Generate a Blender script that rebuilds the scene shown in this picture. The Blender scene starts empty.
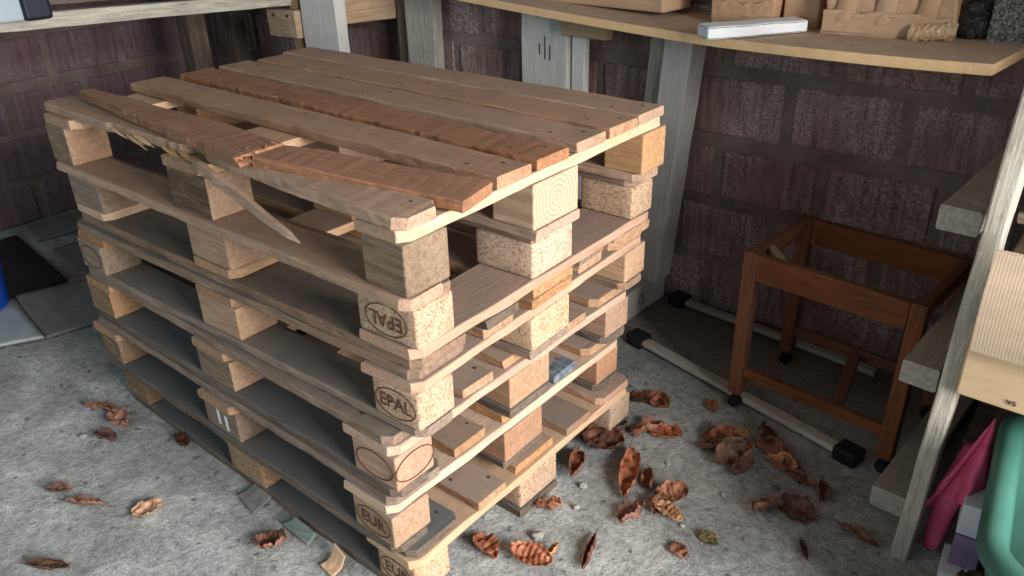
import bpy, bmesh, math, random
from mathutils import Vector, Matrix, noise, Euler
sc = bpy.context.scene
COL = sc.collection

# ---------------------------------------------------------------- helpers
def S(r, g, b):
    f = lambda c: (c/255/12.92) if c/255 <= .04045 else ((c/255+.055)/1.055)**2.4
    return (f(r), f(g), f(b), 1)

def link(name, bm, mat, parent=None, loc=(0,0,0), rot=(0,0,0), smooth=False):
    me = bpy.data.meshes.new(name); bm.normal_update(); bm.to_mesh(me); bm.free()
    for m in (mat if isinstance(mat, (list, tuple)) else [mat]): me.materials.append(m)
    if smooth:
        for p in me.polygons: p.use_smooth = True
    o = bpy.data.objects.new(name, me); COL.objects.link(o)
    o.location = loc; o.rotation_euler = rot
    if parent is not None: o.parent = parent
    return o

def tag(o, label=None, cat=None, group=None, kind=None):
    if label: o['label'] = label
    if cat: o['category'] = cat
    if group: o['group'] = group
    if kind: o['kind'] = kind
    return o

def empty(name, loc, rz=0, label=None, cat=None, group=None):
    o = bpy.data.objects.new(name, None); COL.objects.link(o)
    o.empty_display_size = .05
    o.location = loc; o.rotation_euler = (0, 0, rz)
    return tag(o, label, cat, group)

def n1(x, y=0., z=0.): return noise.noise(Vector((x, y, z)))

def plank(L, W, T, seed=0, r=.003, wob=.0012, n=None, cham=0., chamside=(1,1), jag=(0,0), bow=0., edge=None, cup=0.):
    """timber along local x: rounded profile swept over stations, with wobble, clipped corners, jagged ends"""
    n = n or max(6, int(L/.035))
    R = random.Random(seed)
    prof = []
    for cy, cz, a0 in ((1,1,0),(-1,1,90),(-1,-1,180),(1,-1,270)):
        for k in range(3):
            a = math.radians(a0+k*45)
            prof.append((cy, cz, math.cos(a), math.sin(a)))
    bm = bmesh.new(); rings = []
    xs = [-L/2, -L/2+min(.002, r)] + [-L/2+.004+(L-.008)*i/n for i in range(1, n)] + [L/2-min(.002, r), L/2]
    if cham:
        xs = sorted(set(xs+[-L/2+cham, -L/2+cham*.5, L/2-cham, L/2-cham*.5]))
    jg = [(R.uniform(0, 1)**1.6, R.uniform(0, 1)**1.6) for _ in prof]
    for i, x in enumerate(xs):
        endin = .7 if (i == 0 or i == len(xs)-1) else 1.
        lo, hi = -W/2, W/2
        for s, e in ((-1, 0), (1, 1)):
            d = cham-(L/2-abs(x)) if (x*s > 0 and chamside[e]) else 0
            if cham and d > 0:
                k = d*.75
                lo += k; hi -= k*(1 if chamside[e] == 1 else 0)
        if edge:
            a, b = edge(x); lo += a; hi -= b
        ring = []
        for j, (cy, cz, ca, sa) in enumerate(prof):
            rr = r*(1.6-endin*.6)
            y = (hi if cy > 0 else lo) - cy*rr + ca*rr
            z = cz*(T/2-rr) + sa*rr
            y += wob*1.6*n1(x*9+seed*7.3, cy*3.1, cz*2.7) + wob*.8*n1(x*45+seed*3.3, cy*5, cz*7)
            z += wob*n1(x*7+seed*5.1, cy*2, cz*4.2) + wob*.6*n1(x*50+seed, cy*9, cz*3)
            z += bow*((2*x/L)**2) + cup*((y/(W/2))**2)
            xx = x
            if jag[0] and i <= 1: xx += jag[0]*jg[j][0]
            if jag[1] and i >= len(xs)-2: xx -= jag[1]*jg[j][1]
            if i in (0, len(xs)-1) and not jag[0]: xx += .0015*n1(y*40, z*40, seed)
            ring.append(bm.verts.new((xx, y, z)))
        rings.append(ring)
    m = len(prof)
    for a, b in zip(rings, rings[1:]):
        for j in range(m):
            bm.faces.new((a[j], a[(j+1) % m], b[(j+1) % m], b[j]))
    bm.faces.new(rings[0]); bm.faces.new(list(reversed(rings[-1])))
    bmesh.ops.recalc_face_normals(bm, faces=bm.faces)
    return bm

def box(sx, sy, sz, bev=.003, seg=2, cuts=0, dent=0., seed=0, centre=(0,0,0)):
    bm = bmesh.new(); bmesh.ops.create_cube(bm, size=1)
    bmesh.ops.scale(bm, vec=(sx, sy, sz), verts=bm.verts)
    if cuts: bmesh.ops.subdivide_edges(bm, edges=bm.edges[:], cuts=cuts, use_grid_fill=True)
    if bev:
        ed = [e for e in bm.edges if len(e.link_faces) == 2 and e.calc_face_angle() > .5]
        bmesh.ops.bevel(bm, geom=ed, offset=bev, segments=seg, affect='EDGES', profile=.5)
    if dent:
        for v in bm.verts:
            p = v.co*9+Vector((seed*3.7, seed*1.3, 0))
            q = noise.noise_vector(p)*dent + noise.noise_vector(p*3)*dent*.4
            if v.co.z < -sz/2+.004: q.z = 0
            v.co += q
    bmesh.ops.translate(bm, vec=centre, verts=bm.verts)
    return bm

def tube(pts, rad, seg=8, caps=True):
    bm = bmesh.new(); rings = []
    pts = [Vector(p) for p in pts]
    ref = Vector((0, 0, 1)); dd = (pts[-1]-pts[0]).normalized()
    if abs(dd.z) > .75: ref = Vector((0, 1, 0))
    for i, p in enumerate(pts):
        t = (pts[min(i+1, len(pts)-1)]-pts[max(i-1, 0)]).normalized()
        u = t.cross(ref)
        if u.length < .05: u = t.cross(Vector((1, 0, 0)))
        u.normalize(); w = u.cross(t)
        r = rad[i] if isinstance(rad, (list, tuple)) else rad
        rings.append([bm.verts.new(p+u*r*math.cos(2*math.pi*k/seg)+w*r*math.sin(2*math.pi*k/seg)) for k in range(seg)])
    for a, b in zip(rings, rings[1:]):
        for k in range(seg): bm.faces.new((a[k], a[(k+1) % seg], b[(k+1) % seg], b[k]))
    if caps: bm.faces.new(rings[0]); bm.faces.new(rings[-1])
    bmesh.ops.recalc_face_normals(bm, faces=bm.faces)
    return bm

def grid_surf(fn, nu, nv):
    bm = bmesh.new()
    V = [[bm.verts.new(fn(i/nu, j/nv)) for j in range(nv+1)] for i in range(nu+1)]
    for i in range(nu):
        for j in range(nv): bm.faces.new((V[i][j], V[i+1][j], V[i+1][j+1], V[i][j+1]))
    return bm

def thicken(o, t, off=0):
    m = o.modifiers.new('thickness', 'SOLIDIFY'); m.thickness = t; m.offset = off
    return o

def add_nails(bm, spots):
    nb = join(*[tube([(x, y, z0), (x, y, z1)], .0037, 7) for x, y, z0, z1 in spots])
    for fc in nb.faces: fc.material_index = 1
    return join(bm, nb)

def join(*bms):
    out = bmesh.new()
    for b in bms:
        me = bpy.data.meshes.new('tmp'); b.to_mesh(me); b.free(); out.from_mesh(me); bpy.data.meshes.remove(me)
    return out

# ---------------------------------------------------------------- materials
class NT:
    def __init__(s, name, rough=.85):
        s.m = bpy.data.materials.new(name); s.m.use_nodes = True
        s.t = s.m.node_tree; s.b = s.t.nodes['Principled BSDF']
        s.b.inputs['Roughness'].default_value = rough
        s.b.inputs['Specular IOR Level'].default_value = .25
    def n(s, typ, **kw):
        o = s.t.nodes.new(typ)
        for k, v in kw.items():
            if k in o.inputs: o.inputs[k].default_value = v
            else: setattr(o, k, v)
        return o
    def l(s, a, b): s.t.links.new(a, b)
    def coord(s, scale=(1,1,1), rnd=True, world=False):
        tc = s.n('ShaderNodeTexCoord'); src = tc.outputs['Object']
        if world: src = s.n('ShaderNodeNewGeometry').outputs['Position']
        elif rnd:
            oi = s.n('ShaderNodeObjectInfo'); mu = s.n('ShaderNodeVectorMath', operation='SCALE')
            cv = s.n('ShaderNodeCombineXYZ')
            for k in range(3): s.l(oi.outputs['Random'], cv.inputs[k])
            s.l(cv.outputs[0], mu.inputs[0]); mu.inputs['Scale'].default_value = 37.
            ad = s.n('ShaderNodeVectorMath', operation='ADD')
            s.l(src, ad.inputs[0]); s.l(mu.outputs[0], ad.inputs[1]); src = ad.outputs[0]
        mp = s.n('ShaderNodeMapping'); mp.inputs['Scale'].default_value = scale
        s.l(src, mp.inputs['Vector']); return mp.outputs[0]
    def noise(s, vec, scale, detail=4, rough=.55, dist=0.):
        o = s.n('ShaderNodeTexNoise'); o.inputs['Scale'].default_value = scale
        o.inputs['Detail'].default_value = detail; o.inputs['Roughness'].default_value = rough
        o.inputs['Distortion'].default_value = dist
        s.l(vec, o.inputs['Vector']); return o.outputs['Fac']
    def ramp(s, fac, stops, interp='LINEAR'):
        o = s.n('ShaderNodeValToRGB'); e = o.color_ramp.elements; o.color_ramp.interpolation = interp
        while len(e) < len(stops): e.new(.5)
        for k, (p, c) in enumerate(stops):
            e[k].position = p; e[k].color = c if not isinstance(c, (int, float)) else (c, c, c, 1)
        s.l(fac, o.inputs[0]); return o.outputs[0]
    def mix(s, fac, a, b, mode='MIX'):
        o = s.n('ShaderNodeMix', data_type='RGBA', blend_type=mode)
        for sock, v in ((o.inputs[0], fac), (o.inputs[6], a), (o.inputs[7], b)):
            if hasattr(v, 'is_linked') or hasattr(v, 'links'): s.l(v, sock)
            else: sock.default_value = v
        return o.outputs[2]
    def math(s, op, a, b=0., clamp=False):
        o = s.n('ShaderNodeMath', operation=op); o.use_clamp = clamp
        for sock, v in ((o.inputs[0], a), (o.inputs[1], b)):
            if hasattr(v, 'links'): s.l(v, sock)
            else: sock.default_value = v
        return o.outputs[0]
    def bump(s, h, strength, dist=.002):
        o = s.n('ShaderNodeBump'); o.inputs['Strength'].default_value = strength; o.inputs['Distance'].default_value = dist
        s.l(h, o.inputs['Height'])
        if s.b.inputs['Normal'].links: s.l(s.b.inputs['Normal'].links[0].from_socket, o.inputs['Normal'])
        s.l(o.outputs[0], s.b.inputs['Normal'])
    def vary(s, col, lo=.8, hi=1.15, sat=.12):
        oi = s.n('ShaderNodeObjectInfo'); mr = s.n('ShaderNodeMapRange')
        s.l(oi.outputs['Random'], mr.inputs[0]); mr.inputs[3].default_value = lo; mr.inputs[4].default_value = hi
        h = s.n('ShaderNodeHueSaturation'); s.l(col, h.inputs['Color']); s.l(mr.outputs[0], h.inputs['Value'])
        m2 = s.math('FRACT', s.math('MULTIPLY', oi.outputs['Random'], 7.13))
        s.l(s.math('ADD', s.math('MULTIPLY', m2, 2*sat), 1-sat), h.inputs['Saturation'])
        return h.outputs[0]
    def up(s, lo=.6, hi=.9):
        g = s.n('ShaderNodeNewGeometry'); sp = s.n('ShaderNodeSeparateXYZ'); s.l(g.outputs['Normal'], sp.inputs[0])
        mr = s.n('ShaderNodeMapRange'); s.l(sp.outputs[2], mr.inputs[0])
        mr.inputs[1].default_value = lo; mr.inputs[2].default_value = hi
        return mr.outputs[0]
    def out(s, col): s.l(col, s.b.inputs['Base Color']); return s.m

def wood(name, dark, mid, light, dust=None, dust_amt=.7, stain=.5, lo=.8, hi=1.15, sat=.15, nails=False):
    N = NT(name)
    g = N.noise(N.coord((1.6, 22, 22)), 5, 8, .68, .9)
    c = N.ramp(g, [(.2, dark), (.5, mid), (.8, light)])
    f = N.noise(N.coord((5, 130, 130)), 3, 3, .6)
    c = N.mix(.35, c, N.ramp(f, [(.3, .55), (.7, 1.25)]), 'MULTIPLY')
    st = N.noise(N.coord((2.2, 6, 6)), 2.2, 5, .65)
    c = N.mix(N.ramp(st, [(.5, 0.), (.72, stain)]), c, dark)
    sk = N.noise(N.coord((1, 1.6, 1.6)), 75, 3, .7)
    c = N.mix(N.ramp(sk, [(.60, 0.), (.70, .45)]), c, light)
    c = N.mix(N.ramp(sk, [(.28, .55), (.36, 0.)]), c, dark)
    N.bump(sk, .3, .0015)
    if dust:
        dn = N.noise(N.coord((3, 7, 7)), 3, 6, .65)
        fac = N.math('MULTIPLY', N.up(), N.ramp(dn, [(.25, dust_amt*.45), (.6, dust_amt)]))
        c = N.mix(fac, c, dust)
    c = N.vary(c, lo, hi, sat)
    N.bump(g, .35, .004); N.bump(f, .35, .0015)
    return N.out(c)

def rings(name, dark, light, dust):
    N = NT(name)
    v = N.coord((1, 1, 1), rnd=False)
    w = N.n('ShaderNodeTexWave', wave_type='RINGS', rings_direction='X')
    w.inputs['Scale'].default_value = 32; w.inputs['Distortion'].default_value = 2.2; w.inputs['Detail'].default_value = 3; w.inputs['Detail Scale'].default_value = .6
    N.l(v, w.inputs['Vector'])
    c = N.ramp(w.outputs['Fac'], [(.1, light), (.85, dark)])
    f = N.noise(N.coord((6, 90, 90)), 3, 4)
    c = N.mix(.4, c, N.ramp(f, [(.3, .6), (.7, 1.2)]), 'MULTIPLY')
    st = N.noise(N.coord((4, 4, 4)), 4, 5, .65)
    c = N.mix(N.ramp(st, [(.55, 0.), (.75, .6)]), c, dark)
    c = N.mix(N.math('MULTIPLY', N.up(), .8), c, dust)
    c = N.vary(c, .85, 1.12, .15)
    N.bump(f, .4, .0015)
    return N.out(c)

def chip(name, dark, mid, light, lo=.9, hi=1.1):
    N = NT(name, .9)
    vo = N.n('ShaderNodeTexVoronoi'); vo.inputs['Scale'].default_value = 1; N.l(N.coord((260, 260, 320)), vo.inputs['Vector'])
    sp = N.n('ShaderNodeSeparateColor'); N.l(vo.outputs['Color'], sp.inputs[0])
    c = N.ramp(sp.outputs[0], [(.0, dark), (.25, mid), (.7, light), (1., light)])
    st = N.noise(N.coord((9, 9, 9)), 2, 6, .7)
    c = N.mix(N.ramp(st, [(.5, 0.), (.75, .6)]), c, dark)
    c = N.vary(c, lo, hi, .1)
    N.bump(sp.outputs[1], .6, .002); N.bump(N.noise(N.coord((60, 60, 60)), 2, 4), .5, .002)
    return N.out(c)

def plain(name, col, rough=.7, var=.2, scale=12, bump=.2, bdist=.002, spec=.25, col2=None):
    N = NT(name, rough); N.b.inputs['Specular IOR Level'].default_value = spec
    a = N.noise(N.coord((1, 1, 1)), scale, 6, .6)
    k = tuple(x*(1-var) for x in col[:3])+(1,)
    c = N.ramp(a, [(.3, k), (.7, col2 or tuple(min(1, x*(1+var*.6)) for x in col[:3])+(1,))])
    if bump: N.bump(N.noise(N.coord((1, 1, 1)), scale*6, 4), bump, bdist)
    return N.out(c)

dustG = S(140, 125, 114)
M = {}
M['deckbrown'] = wood('brown deck timber', S(112,82,60), S(160,122,94), S(190,152,120), S(146,122,102), .55, .4, .9, 1.1, .1)
M['deckred'] = wood('reddish deck timber', S(106,70,48), S(152,108,80), S(178,134,104), S(140,110,92), .45, .45, .92, 1.08, .1)
M['deckgrey'] = wood('grey dusty deck timber', S(114,90,74), S(166,136,114), S(194,164,140), S(150,126,109), .6, .4, .92, 1.08, .1)
M['fresh'] = wood('fresh pale pine', S(172,136,106), S(202,168,138), S(216,186,158), S(150,132,112), .6, .15, .94, 1.08, .1)
M['board'] = wood('worn pallet timber', S(104,74,52), S(168,130,98), S(200,164,130), dustG, .9, .45, .82, 1.15)
M['boardpink'] = wood('pinkish pallet timber', S(146,112,92), S(186,150,126), S(204,170,146), dustG, .9, .3, .9, 1.1)
M['boarddark'] = wood('dark weathered pallet timber', S(92,74,62), S(142,118,100), S(172,146,126), S(112,104,96), .9, .5, .85, 1.1)
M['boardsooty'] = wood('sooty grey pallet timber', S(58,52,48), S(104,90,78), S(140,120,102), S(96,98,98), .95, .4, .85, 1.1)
M['block'] = wood('pallet block timber', S(132,100,74), S(178,142,110), S(202,168,136), dustG, .8, .4, .85, 1.12)
M['blockdark'] = wood('weathered block timber', S(84,66,52), S(136,112,90), S(166,142,118), dustG, .8, .55, .88, 1.1)
M['blockrot'] = wood('rotten dark block timber', S(52,38,28), S(104,78,58), S(158,128,98), dustG, .8, .7, .95, 1.05)
M['blockred'] = wood('reddish block timber', S(126,92,68), S(170,130,102), S(194,154,124), dustG, .8, .4, .92, 1.08)
M['ringblock'] = rings('ringed pine block', S(180,144,110), S(206,172,136), S(150,130,108))
M['chip'] = chip('pressed chip block', S(138,110,86), S(174,146,120), S(196,167,141))
M['chipdark'] = chip('brown pressed chip block', S(120,92,68), S(154,120,90), S(176,142,110))
M['burn'] = plain('burned stamp', S(92,62,44), .9, .2, 30, 0)
M['splinter'] = wood('torn wood fibre', S(150,110,76), S(204,166,124), S(228,196,158), None, 0, .1)
M['splred'] = wood('torn reddish fibre', S(120,74,50), S(170,112,80), S(198,146,110), None, 0, .1)
M['greypaint'] = wood('whitewashed timber', S(184,181,174), S(208,205,198), S(220,218,211), S(166,164,157), .5, .15, .92, 1.06, .1)
M['whitepaint'] = wood('white painted timber', S(206,204,200), S(222,220,216), S(232,230,228), S(170,168,164), .4, .1, .98, 1.02, .05)
M['greytimber'] = wood('grey weathered timber', S(110,104,96), S(168,162,150), S(204,198,186), S(150,142,130), .6, .3, .92, 1.06, .1)
M['darktimber'] = wood('dark old timber', S(58,48,42), S(104,90,78), S(140,124,106), S(96,88,80), .5, .4, .9, 1.1)
M['tantimber'] = wood('tan rough timber', S(120,96,72), S(172,146,116), S(200,174,142), S(150,134,116), .6, .3, .92, 1.06)
M['table'] = wood('varnished brown table wood', S(70,44,30), S(112,72,50), S(134,90,64), S(92,74,60), .4, .3, .95, 1.05, .1)
M['mark'] = plain('dark mark', S(60,50,44), .9, .1, 20, 0)
M['metalnail'] = plain('rusty nail', S(70,56,48), .6, .2, 60, .1)
M['black'] = plain('black plastic', S(34,34,36), .5, .2, 30, .15)
M['whiteslat'] = wood('pale painted slat', S(150,142,130), S(190,182,170), S(210,204,194), S(160,152,142), .5, .2)
M['foam'] = plain('white foam', S(240,242,242), .9, .04, 40, .4, .002)
M['teal'] = plain('sea green plastic', S(52,94,84), .45, .08, 6, .1, .001, .3, S(60,106,95))
M['pink'] = plain('pink cloth', S(222,84,122), .8, .12, 25, .3, .001, .2, S(234,108,142))
M['whitecard'] = plain('white carton', S(214,216,222), .6, .05, 10, .05)
M['purplecard'] = plain('mauve carton', S(132,96,140), .6, .25, 10, .05, col2=S(150,142,168))
M['sack'] = plain('brown sacking', S(88,72,58), .95, .3, 40, .5, .003)
M['bluepaint'] = plain('worn blue paint', S(78,96,110), .85, .4, 60, .3, .002, .2, S(128,134,138))
M['blue'] = plain('blue plastic', S(24,84,190), .4, .08, 8, .05)
M['greymetal'] = plain('grey painted metal', S(150,162,168), .5, .1, 8, .05)
M['navy'] = plain('navy plastic', S(22,28,40), .5, .2, 15, .1)
M['tarp'] = plain('black plastic sheeting', S(34,36,42), .42, .4, 9, .3, .004, .4)
M['stone'] = plain('concrete chip', S(160,160,154), .9, .2, 30, .6, .004)
M['foil'] = plain('dark crinkled plastic', S(58,56,54), .35, .5, 26, .7, .006, .5)
M['greyscrap'] = plain('greenish dusty scrap', S(124,138,130), .9, .25, 14, .4)

def cardboard(name, c, lo=.94, hi=1.05, flute=False, dust=.0):
    N = NT(name, .8)
    a = N.noise(N.coord((2, 2, 9)), 4, 6, .6)
    col = N.ramp(a, [(.25, tuple(x*.8 for x in c[:3])+(1,)), (.7, c)])
    if dust: col = N.mix(N.ramp(N.noise(N.coord((6,6,6)), 2, 6, .7), [(.35, 0.), (.7, dust)]), col, S(96,94,94))
    if flute:
        w = N.n('ShaderNodeTexWave', wave_type='BANDS', bands_direction='X'); w.inputs['Scale'].default_value = 60
        N.l(N.coord((1, 1, 1), rnd=False), w.inputs['Vector'])
        col = N.mix(.06, col, N.ramp(w.outputs['Fac'], [(0, .6), (1, 1.)]), 'MULTIPLY'); N.bump(w.outputs['Fac'], .15, .001)
    N.bump(a, .2, .003)
    return N.out(N.vary(col, lo, hi, .06))
M['card'] = cardboard('brown cardboard', S(202,166,132))
M['carddark'] = cardboard('dark brown cardboard', S(96,76,60))
M['cardflute'] = cardboard('ribbed cardboard', S(196,172,146), flute=True)
M['cardtan'] = cardboard('tan cardboard', S(192,164,128))
M['cardfloor'] = cardboard('dusty grey cardboard', S(140,136,132), dust=.7)
M['cardpale'] = cardboard('pale grey sheet', S(176,182,184), dust=.35)
M['tape'] = plain('parcel tape', S(196,164,128), .25, .05, 10, .1, .001, .5)

def mdf():
    N = NT('fibreboard', .75)
    a = N.noise(N.coord((8, 8, 8), rnd=False), 4, 6, .6); b = N.noise(N.coord((300, 300, 300), rnd=False), 1, 2)
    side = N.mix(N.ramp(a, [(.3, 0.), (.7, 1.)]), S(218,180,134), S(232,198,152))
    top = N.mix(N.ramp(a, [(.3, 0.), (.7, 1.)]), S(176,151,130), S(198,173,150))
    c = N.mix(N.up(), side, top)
    c = N.mix(.2, c, N.ramp(b, [(.3, .6), (.7, 1.2)]), 'MULTIPLY')
    N.bump(b, .2, .0006)
    return N.out(c)
M['mdf'] = mdf()

def concrete():
    N = NT('rough concrete', .92)
    v = N.coord((1, 1, 1), world=True)
    big = N.noise(v, 1.3, 5, .6); mid = N.noise(v, 7, 8, .68, .4); fine = N.noise(v, 46, 6, .7); grit = N.noise(v, 160, 4, .7)
    c = N.ramp(mid, [(.3, S(142,144,141)), (.5, S(180,181,177)), (.68, S(214,215,210))])
    c = N.mix(N.ramp(big, [(.38, 0.), (.62, .55)]), c, S(132,132,127))
    c = N.mix(.55, c, N.ramp(fine, [(.32, .42), (.5, 1.), (.68, 1.45)]), 'MULTIPLY')
    c = N.mix(.5, c, N.ramp(grit, [(.35, .55), (.65, 1.35)]), 'MULTIPLY')
    # pale worn scabs and dark pits
    c = N.mix(N.ramp(N.noise(v, 3.1, 9, .72, .8), [(.58, 0.), (.66, .6)]), c, S(200,200,194))
    c = N.mix(N.ramp(N.noise(v, 30, 3, .5), [(.30, .75), (.36, 0.)]), c, S(84,84,82))
    c = N.mix(N.ramp(N.noise(v, 2.3, 7, .65), [(.55, 0.), (.75, .5)]), c, S(120,106,92))
    # brown litter and dust gathered along the foot of the back wall
    sx_ = N.n('ShaderNodeSeparateXYZ'); N.l(v, sx_.inputs[0])
    wl = N.n('ShaderNodeMapRange'); N.l(N.math('ADD', sx_.outputs[1], N.math('MULTIPLY', mid, .5)), wl.inputs[0]); wl.inputs[1].default_value = 1.32; wl.inputs[2].default_value = 1.6
    c = N.mix(N.math('MULTIPLY', wl.outputs[0], .8), c, S(108,90,74))
    # hairline cracks
    vo = N.n('ShaderNodeTexVoronoi', feature='DISTANCE_TO_EDGE'); vo.inputs['Scale'].default_value = 1.6
    wv = N.n('ShaderNodeVectorMath', operation='ADD'); N.l(v, wv.inputs[0])
    nz = N.n('ShaderNodeTexNoise'); nz.inputs['Scale'].default_value = 5; nz.inputs['Detail'].default_value = 6; N.l(v, nz.inputs['Vector'])
    sc_ = N.n('ShaderNodeVectorMath', operation='SCALE'); sc_.inputs['Scale'].default_value = .35; N.l(nz.outputs['Color'], sc_.inputs[0]); N.l(sc_.outputs[0], wv.inputs[1])
    N.l(wv.outputs[0], vo.inputs['Vector'])
    crack = N.math('MULTIPLY', N.ramp(vo.outputs['Distance'], [(.0, 1.), (.012, 0.)]), N.ramp(big, [(.45, 0.), (.6, 1.)]))
    c = N.mix(N.math('MULTIPLY', crack, .5), c, S(70,68,64))
    N.bump(mid, .8, .014); N.bump(fine, 1., .010); N.bump(grit, .8, .004)
    return N.out(c)
M['concrete'] = concrete()

def blockstone(name, dark, mid, pale, amt):
    N = NT(name, .95)
    st = N.noise(N.coord((26, 26, 3), world=True), 2, 5, .6)
    gr = N.noise(N.coord((1, 1, 1), world=True), 120, 4, .7)
    bl = N.noise(N.coord((1, 1, 1), world=True), 4.5, 5, .6)
    c = N.mix(N.ramp(st, [(.35, 0.), (.65, 1.)]), dark, mid)
    sp = N.math('MULTIPLY', N.math('MULTIPLY', N.ramp(gr, [(.40, 0.), (.62, 1.)]), N.ramp(st, [(.3, .35), (.6, 1.)])), N.ramp(bl, [(.38, .1), (.6, amt)]))
    c = N.mix(sp, c, pale)
    N.bump(st, .4, .006); N.bump(gr, .7, .004)
    return N.out(c)
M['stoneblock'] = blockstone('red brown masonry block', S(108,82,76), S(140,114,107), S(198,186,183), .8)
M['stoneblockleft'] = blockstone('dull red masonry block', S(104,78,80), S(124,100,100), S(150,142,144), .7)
M['mortar'] = plain('grey mortar', S(116,100,93), .95, .25, 7, .6, .006, .1, S(142,126,119))

def leafmat(name, dark, mid, light):
    N = NT(name, .55)
    a = N.noise(N.coord((8, 8, 8)), 4, 5, .6)
    c = N.ramp(a, [(.25, dark), (.5, mid), (.75, light)])
    N.bump(N.noise(N.coord((30, 90, 30)), 2, 4), .4, .001)
    return N.out(N.vary(c, .75, 1.2, .15))
M['leaf'] = leafmat('dry red brown leaf', S(92,56,44), S(146,96,74), S(182,134,110))
M['leafdark'] = leafmat('dark brown leaf', S(58,40,34), S(100,68,54), S(138,98,78))
M['leaftan'] = leafmat('tan dry leaf', S(132,92,64), S(182,134,98), S(206,164,126))
M['leafolive'] = leafmat('olive brown leaf', S(70,64,40), S(108,96,60), S(130,116,76))

# ---------------------------------------------------------------- setting
def masonry(name, x0, x1, z1, mat, seed, axis):
    """rough blocks with recessed mortar; local x along wall, wall face at local y=0, room towards -y"""
    R = random.Random(seed); out = bmesh.new()
    px, pz = .3215, .2035
    def add(xa, xb, za, zb):
        b = box(xb-xa, .05, zb-za, .010, 3, 4, .0035, R.randint(0, 999), ((xa+xb)/2, .023+R.uniform(-.002, .002), (za+zb)/2))
        me = bpy.data.meshes.new('t'); b.to_mesh(me); b.free(); out.from_mesh(me); bpy.data.meshes.remove(me)
    row = -1; z = .003-pz*0
    rows = [(.005, .158), (.205, .360), (.405, .553), (.610, .770), (.818, .972), (1.022, 1.176), (1.225, 1.38), (1.43, 1.585)]
    for k, (za, zb) in enumerate(rows):
        if za > z1: break
        off = (.062 if k % 2 else .185)-.0
        i0 = math.floor((x0-off)/px)
        x = off+i0*px
        while x < x1:
            a, b = max(x+.016, x0), min(x+px-.016, x1)
            if b-a > .03: add(a, b, za-.006+R.uniform(-.004, .004) if za > .01 else za, zb+.006+R.uniform(-.004, .004))
            x += px
    nb = len(out.faces)
    mb = box(x1-x0, .12, z1, 0, 1, 0, 0, 0, ((x0+x1)/2, .066, z1/2))
    for f in out.faces: f.material_index = 0
    me = bpy.data.meshes.new('t'); mb.to_mesh(me); mb.free(); out.from_mesh(me); bpy.data.meshes.remove(me)
    out.faces.ensure_lookup_table()
    for f in out.faces[nb:]: f.material_index = 1
    return out
bm = masonry('b', -2.9, 2.0, 1.63, None, 3, 0)
tag(link('wall_back', bm, [M['stoneblock'], M['mortar']], loc=(0, 1.5, 0)), 'dark red brown masonry block wall behind the pallets and shelf', kind='structure')
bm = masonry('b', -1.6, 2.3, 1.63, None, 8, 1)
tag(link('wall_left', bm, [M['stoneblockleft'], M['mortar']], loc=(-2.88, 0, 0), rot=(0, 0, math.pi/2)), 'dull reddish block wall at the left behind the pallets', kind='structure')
bm = masonry('b', -1.6, -.66, 1.63, None, 5, 1)
tag(link('shade_wall_right', bm, [M['stoneblock'], M['mortar']], loc=(1.47, 0, 0), rot=(0, 0, -math.pi/2)), 'short masonry wall added out of view to shade the right end behind the rack', kind='structure')  # unseen wall, added to keep light off the corner behind the rack
tag(link('ceiling', box(4.7, 3.2, .04, 0, 1, 0, 0, 0, (-.75, .05, 2.42)), M['darktimber']), 'dark boarded ceiling added out of view to shade the garage', kind='structure')  # unseen ceiling, added to cut light from above and darken the back
bm = grid_surf(lambda u, v: (-3.0+7*u, -3.2+4.8*v, 0), 2, 2)
r = bmesh.ops.extrude_face_region(bm, geom=bm.faces[:])
bmesh.ops.translate(bm, vec=(0, 0, -.1), verts=[g for g in r['geom'] if isinstance(g, bmesh.types.BMVert)])
bmesh.ops.recalc_face_normals(bm, faces=bm.faces)
tag(link('floor', bm, M['concrete']), 'rough grey concrete floor with pits and cracks', kind='structure')

# ---------------------------------------------------------------- pallets
def text_mesh(txt, size, extr=.0004):
    cu = bpy.data.curves.new('stamp', 'FONT'); cu.body = txt; cu.size = size; cu.extrude = extr
    cu.align_x = 'CENTER'; cu.align_y = 'CENTER'; cu.resolution_u = 3
    o = bpy.data.objects.new('stamp', cu); COL.objects.link(o)
    dg = bpy.context.evaluated_depsgraph_get(); me = bpy.data.meshes.new_from_object(o.evaluated_get(dg))
    bm = bmesh.new(); bm.from_mesh(me)
    bpy.data.objects.remove(o); bpy.data.curves.remove(cu); bpy.data.meshes.remove(me)
    return bm
def oval(a, b, w=.0022, d=.0008, n=40):
    bm = bmesh.new(); rr = []
    for k in range(n):
        t = 2*math.pi*k/n; c, s = math.cos(t), math.sin(t)
        rr.append([bm.verts.new((c*(a+e), s*(b+e), z)) for e, z in ((-w/2, 0), (w/2, 0), (w/2, d), (-w/2, d))])
    for k in range(n):
        p, q = rr[k], rr[(k+1) % n]
        for j in range(4): bm.faces.new((p[j], p[(j+1) % 4], q[(j+1) % 4], q[j]))
    bmesh.ops.recalc_face_normals(bm, faces=bm.faces); return bm
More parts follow.
